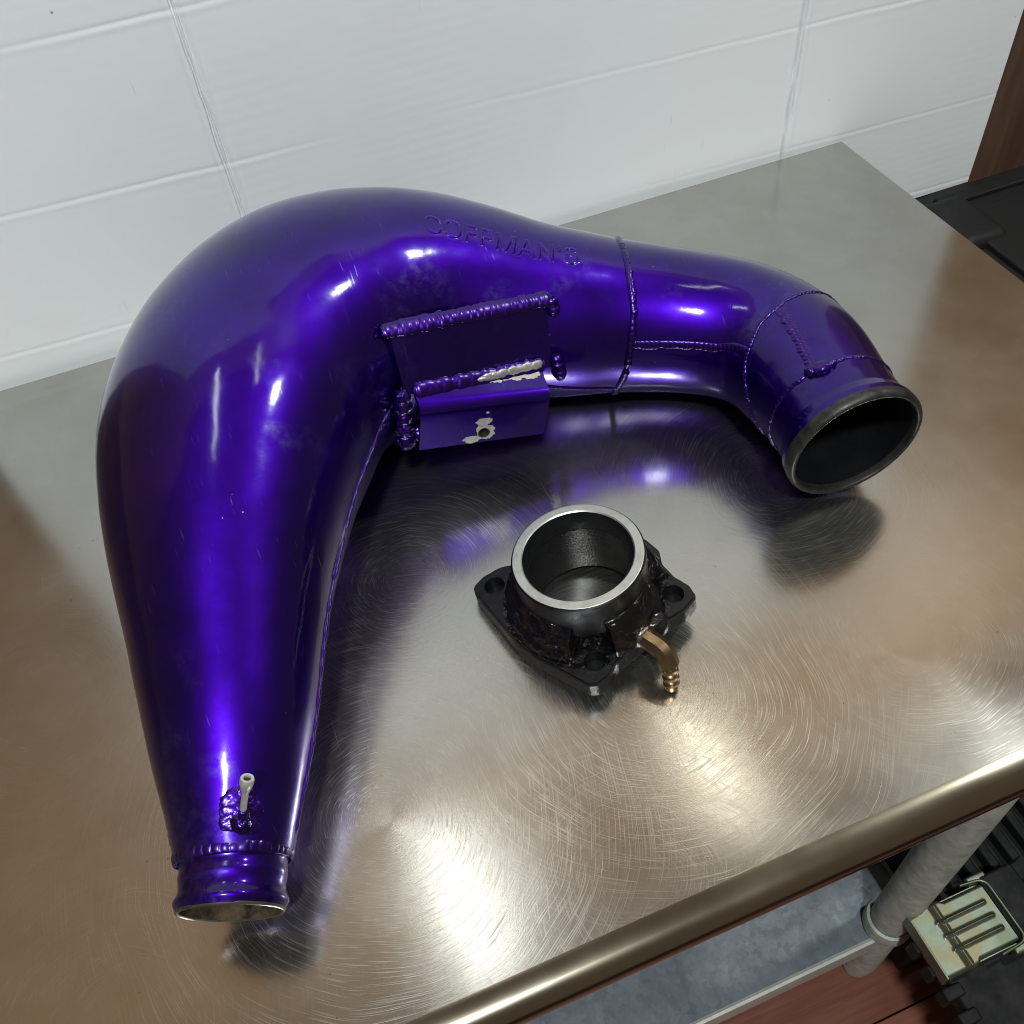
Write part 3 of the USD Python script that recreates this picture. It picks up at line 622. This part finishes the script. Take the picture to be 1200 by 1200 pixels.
# bare worn spot on the inner side of the cone
def surf_patch(s0, t0, rs_, rt_, seed, name, h=0.00015):
    po = blob(0, 0, rs_, rt_, seed, amp=0.3); m = trimesh.creation.extrude_polygon(po, 0.0001, engine='earcut'); v, f = trimesh.remesh.subdivide_to_size(m.vertices, m.faces, 0.002, max_iter=10); v = np.array(v)
    S_ = s0 + v[:, 0]; T_ = t0 + v[:, 1] / rad(S_); d = dents(S_, T_)
    return obj(name, trimesh.Trimesh(surf(S_, T_, d + h + v[:, 2]), f), MAT['chipped_metal'], pipe, smooth=True)
surf_patch(0.186, rad_(-1.5), 0.0075, 0.0028, 3, 'paint_chip')

# ------------------------------------------------------------------ exhaust flange
fg = thing('exhaust_flange', 'black oily four bolt exhaust flange with bare steel ring and brass fitting', 'flange')
bolt = [(-32, 46), (34, -36), (-27, -35.5), (30, 44)]
plate = Polygon([(-44, 50), (-47, 26), (-49.5, 4), (-47.5, -12), (-40, -44), (-36, -47.5), (-27, -48), (-19, -44.5), (0, -45), (18, -46), (30, -48.5), (42, -47), (45, -38), (44, -27), (46, -16), (52, -8), (53, 4), (47, 22), (42, 46), (36, 54), (26, 55), (16, 47), (0, 47), (-14, 51), (-20, 55), (-32, 57.5), (-41, 56)]).buffer(-5).buffer(10, 16).buffer(-5, 16)
holes = unary_union([Point(x, y).buffer(6.3, 24) for x, y in bolt])
def cs(poly): 
    geoms = getattr(poly, 'geoms', [poly]); rings = []
    for q in geoms: rings += [np.array(q.exterior.coords)[:-1]] + [np.array(i.coords)[:-1] for i in q.interiors]
    return m3.CrossSection(rings, m3.FillRule.EvenOdd)
low = m3.Manifold.extrude(cs(plate), 10.0)
top_ = m3.Manifold.extrude(cs(plate.buffer(-1.4)), 1.4).translate((0, 0, 10.0))
body = low + top_
hub = m3.Manifold.revolve(m3.CrossSection([np.array([(0, 3), (46.5, 3), (46.5, 17), (45.0, 21), (42.5, 27), (40, 31.5), (37.8, 34), (36, 34.5), (0, 34.5)])], m3.FillRule.Positive), 96)
# raised shoulders between hub and bolts
for x, y in bolt: hub = hub - m3.Manifold.cylinder(40, 12.2, 12.2, 40).translate((x, y, 11.6))
boss_dir = np.array([0.09, -1.0]); boss_dir /= np.linalg.norm(boss_dir)
boss = m3.Manifold.batch_hull([m3.Manifold.sphere(8.5, 24).translate((10.0, -30.0, 13.5)), m3.Manifold.sphere(7.6, 24).translate((11.0, -44.0, 13.5))])
body = body + hub + boss.trim_by_plane((0, 0, 1), 1.0)
for x, y in bolt: body = body - m3.Manifold.cylinder(40, 6.3, 6.3, 40).translate((x, y, 2.5))
body = body - m3.Manifold.cylinder(80, 30.6, 30.6, 96).translate((0, 0, -5))
body = body.refine_to_length(1.5)
mm = body.to_mesh(); v = np.array(mm.vert_properties[:, :3], float); f = np.array(mm.tri_verts)
tm_ = trimesh.Trimesh(v, f, process=False); vn = np.array(tm_.vertex_normals)
rr = np.hypot(v[:, 0], v[:, 1])
blobby = np.clip((v[:, 2] - 11) / 3, 0, 1) * np.clip((rr - 31.5) / 2, 0, 1)
amt = 3.0 * (meshkit.fbm(v * 0.24, 3, 4) - 0.42) * blobby + 0.25 * (meshkit.fbm(v * 0.5, 2, 6) - 0.5) * np.clip((rr - 31) / 2, 0, 1)
v = v + vn * amt[:, None]
v[:, 2] = np.maximum(v[:, 2], 0)
tm_ = trimesh.Trimesh(v, f, process=False)
A19 = math.radians(19); tilt_axis = np.array([math.cos(A19), math.sin(A19), 0])
FM = np.eye(4); FM[:3, :3] = np.array([[math.cos(A19), -math.sin(A19), 0], [math.sin(A19), math.cos(A19), 0], [0, 0, 1]])
T1 = trimesh.transformations.rotation_matrix(math.radians(-5.0), [1, 0, 0]) @ trimesh.transformations.rotation_matrix(math.radians(-3.5), [0, 1, 0])
FM = FM @ T1 @ np.diag([0.001, 0.001, 0.001, 1.0])
allv = trimesh.transform_points(np.array(tm_.vertices), FM); zoff = -allv[:, 2].min() + 0.0003
FM[:3, 3] = (-0.4285, -0.3800, zoff)
def fput(m):
    m = m.copy(); m.apply_transform(FM); return m
fr_ = np.array(tm_.face_normals); cen = np.array(tm_.triangles_center); rc = np.hypot(cen[:, 0], cen[:, 1])
upper = (cen[:, 2] > 11.0) & (rc > 31.2) & (rc < 49.0)
def sub(mask):
    m = trimesh.Trimesh(v, f[mask], process=False); m.remove_unreferenced_vertices(); return m
obj('flange_plate', fput(sub(~upper)), MAT['black_paint'], fg, smooth=40)
obj('hub_weld', fput(sub(upper)), MAT['oily_black'], fg, smooth=55, label='lumpy wet black weld mass round the neck')
neck = lathe([(37.3, 26), (37.3, 48.0), (37.2, 49.2), (36.4, 50.0)], 128)
neck = outward(neck) if neck.face_normals[:, 0] @ neck.triangles_center[:, 0] > 0 else neck
if (neck.face_normals[:, :2] * neck.triangles_center[:, :2]).sum() < 0: neck.invert()
obj('neck', fput(neck), MAT['dark_steel'], fg, smooth=40)
rg = lathe([(36.4, 50.0), (36.0, 50.25), (31.6, 50.3), (30.9, 49.7)], 128); rg = up(rg)
obj('neck_ring', fput(rg), MAT['machined_steel'], fg, smooth=40)
br = lathe([(30.9, 49.7), (30.8, 33.5), (30.75, 12), (30.7, 0.6)], 96)
if (br.face_normals[:, :2] * br.triangles_center[:, :2]).sum() > 0: br.invert()
obj('bore', fput(br), MAT['bore_black'], fg, smooth=40)
# brass hose barb
w0 = np.array([-0.4145, -0.4205, 0.0262]); w1 = np.array([-0.4082, -0.4330, 0.0268]); w2 = np.array([-0.4068, -0.4388, 0.0195]); w3 = np.array([-0.4074, -0.4445, 0.0022])
def hexbar(P, r, k=6):
    P, q = resample(P, 0.0008); return tube(gaussian_filter1d(P, 2.6, axis=0, mode='nearest'), r, k)
fit = obj('brass_fitting', hexbar([w0, w1, w2 + (w3 - w2) * 0.12], 0.0060, 8), MAT['brass'], fg, smooth=25)
obj('thread_sealant', place(lump((0, 0, 0), (0.0068, 0.0068, 0.0034), 71, 0.3), w0 + (w1 - w0) * 0.06, w1 - w0), MAT['bare_steel_rim'], fit, smooth=True)
dn = w3 - w2; bl_ = np.linalg.norm(dn)
prof_b = [(0.0, 0.0005), (0.0036, 0.0005), (0.0036, 0.0045)]
for z0 in (0.0042, 0.0092): prof_b += [(0.0036, z0), (0.0047, z0 + 0.0006), (0.0046, z0 + 0.0012), (0.0037, z0 + 0.0046)]
prof_b += [(0.0047, 0.0142), (0.0046, 0.0148), (0.0037, bl_ - 0.0006), (0.0034, bl_), (0.0022, bl_), (0.0021, bl_ - 0.005), (0.0, bl_ - 0.005)]
obj('hose_barb', place(outward(lathe(prof_b, 28)), w2, dn), MAT['brass'], fit, smooth=30)

# ------------------------------------------------------------------ black tool boxes
tc = thing('tool_chest', 'black plastic tool chest with recessed lid beside the far right table corner', 'tool chest')
CX0, CX1, CY0, CY1, CZ = 0.075, 0.66, -0.42, 0.006, -0.098
obj('body', rbx(CX0 + 0.012, CX1 - 0.012, CY0 + 0.012, CY1 - 0.002, FLOOR, CZ - 0.045, 0.01), MAT['black_plastic'], tc, smooth=35)
frame_ = m3.Manifold.cube((CX1 - CX0, CY1 - CY0, 0.044)).translate((CX0, CY0, CZ - 0.044))
frame_ = frame_ - m3.Manifold.cube((0.30, 0.105, 0.03)).translate((CX0 + 0.170, CY1 - 0.135, CZ - 0.016)) - m3.Manifold.cube((0.4, 0.14, 0.03)).translate((CX0 + 0.09, CY0 + 0.05, CZ - 0.009))
fm = frame_.to_mesh(); obj('lid', trimesh.Trimesh(fm.vert_properties[:, :3], fm.tri_verts), MAT['black_plastic'], tc, smooth=False)
obj('lid_panel', rbx(CX0 + 0.045, CX0 + 0.165, CY1 - 0.17, CY1 - 0.045, CZ - 0.004, CZ + 0.006, 0.003), MAT['black_plastic'], tc, smooth=35)
obj('lid_panel', rbx(CX0 + 0.19, CX0 + 0.46, CY1 - 0.135, CY1 - 0.070, CZ - 0.012, CZ - 0.006, 0.002), MAT['dark_recess'], tc, smooth=35)
obj('lid_corner', rbx(CX0 + 0.02, CX0 + 0.075, CY1 - 0.10, CY1 - 0.02, CZ - 0.03, CZ + 0.012, 0.012), MAT['black_plastic'], tc, smooth=35)
obj('lid_corner', rbx(CX0 + 0.10, CX0 + 0.20, CY1 - 0.33, CY1 - 0.19, CZ - 0.03, CZ + 0.016, 0.014), MAT['black_plastic'], tc, smooth=35)
obj('lid_rib', rbx(CX0 + 0.05, CX1 - 0.05, CY1 - 0.028, CY1 - 0.012, CZ - 0.002, CZ + 0.005, 0.002), MAT['black_plastic'], tc, smooth=35)

bt = thing('tool_box', 'ribbed black plastic tool box with zinc plated latch on the floor by the table leg', 'tool box')
BZ = -0.62
obj('body', rbx(-0.018, 0.36, -0.95, -0.525, FLOOR, BZ - 0.03, 0.006), MAT['black_plastic'], bt, smooth=35)
obj('lid', rbx(-0.117, 0.36, -0.96, -0.517, BZ - 0.032, BZ - 0.004, 0.006), MAT['black_plastic'], bt, smooth=35)
obj('hinge_block', rbx(-0.070, 0.36, -0.516, -0.36, FLOOR, BZ - 0.012, 0.006), MAT['black_plastic'], bt, smooth=35)
for i in range(17):
    y0 = -0.536 - i * 0.025
    obj('rib', rbx(-0.129, -0.106, y0, y0 + 0.014, BZ - 0.030, BZ - 0.002, 0.003), MAT['black_plastic'], bt, smooth=35)
for i in range(9):
    x0 = -0.055 + i * 0.026
    obj('rib', rbx(x0, x0 + 0.012, -0.495, -0.372, BZ - 0.016, BZ + 0.004, 0.003), MAT['black_plastic'], bt, smooth=35)
for i in range(6):
    x0 = -0.02 + i * 0.03
    obj('rib', rbx(x0, x0 + 0.014, -0.66, -0.585, BZ - 0.008, BZ + 0.004, 0.003), MAT['black_plastic'], bt, smooth=35)
obj('latch_block', rbx(-0.034, 0.010, -0.572, -0.497, BZ - 0.01, BZ + 0.022, 0.004), MAT['black_plastic'], bt, smooth=35)
# zinc latch: plate with three pressed ribs, rolled foot edge, wire bail, hinge
lx0, lx1, ly0, ly1 = -0.124, -0.034, -0.570, -0.500
LZ = -0.600
nx, ny = 90, 60
X, Y = np.meshgrid(np.linspace(lx0, lx1, nx), np.linspace(ly0, ly1, ny), indexing='ij')
t = (X - lx0) / (lx1 - lx0)
nar = np.where(t > 0.42, 1 - 0.10 * np.clip((t - 0.42) / 0.05, 0, 1), 1.0)
Y = (ly0 + ly1) / 2 + (Y - (ly0 + ly1) / 2) * nar
Zl = LZ + 0.0 * X + 0.004 * np.clip((0.30 - t) / 0.05, -1, 1) * (t < 0.36) * 0.6
for yc in (-0.549, -0.535, -0.521):
    Zl = Zl + 0.0030 * np.exp(-((Y - yc) / 0.0016) ** 2) * np.clip((t - 0.22) / 0.03, 0, 1) * np.clip((0.93 - t) / 0.03, 0, 1)
edge = np.minimum(np.abs(Y - Y.min(1, keepdims=True)), np.abs(Y - Y.max(1, keepdims=True))); Zl = Zl - 0.004 * np.exp(-(edge / 0.0016) ** 2)
lt = obj('latch', up(gridmesh(np.stack([X, Y, Zl], -1))), MAT['zinc_plate'], bt, smooth=True, label='zinc plated latch with three pressed ribs')
obj('latch_foot', rbx(lx0 - 0.0022, lx0 + 0.001, ly0, ly1, LZ - 0.020, LZ + 0.002, 0.001, 6), MAT['zinc_plate'], lt, smooth=35)
for ye in (ly0 + 0.0025, ly1 - 0.0035):
    obj('latch_side', bx(lx0 + 0.04, lx1 - 0.002, ye, ye + 0.001, LZ - 0.014, LZ - 0.004), MAT['zinc_plate'], lt, smooth=False)
P = gaussian_filter1d(resample([(-0.062, ly0 - 0.001, LZ + 0.003), (-0.034, ly0 + 0.001, LZ + 0.004), (-0.029, ly0 + 0.006, LZ + 0.005), (-0.029, ly1 - 0.006, LZ + 0.005), (-0.034, ly1 - 0.001, LZ + 0.004), (-0.058, ly1 + 0.002, LZ + 0.003)], 0.001)[0], 3, axis=0, mode='nearest')
obj('latch_bail', tube(P, 0.0016, 10), MAT['zinc_plate'], lt, smooth=True)
for ye in (ly0 - 0.004, ly1 + 0.001):
    obj('latch_hinge', rbx(-0.046, -0.022, ye - 0.003, ye + 0.006, LZ - 0.012, LZ + 0.001, 0.0025), MAT['zinc_plate'], lt, smooth=35)
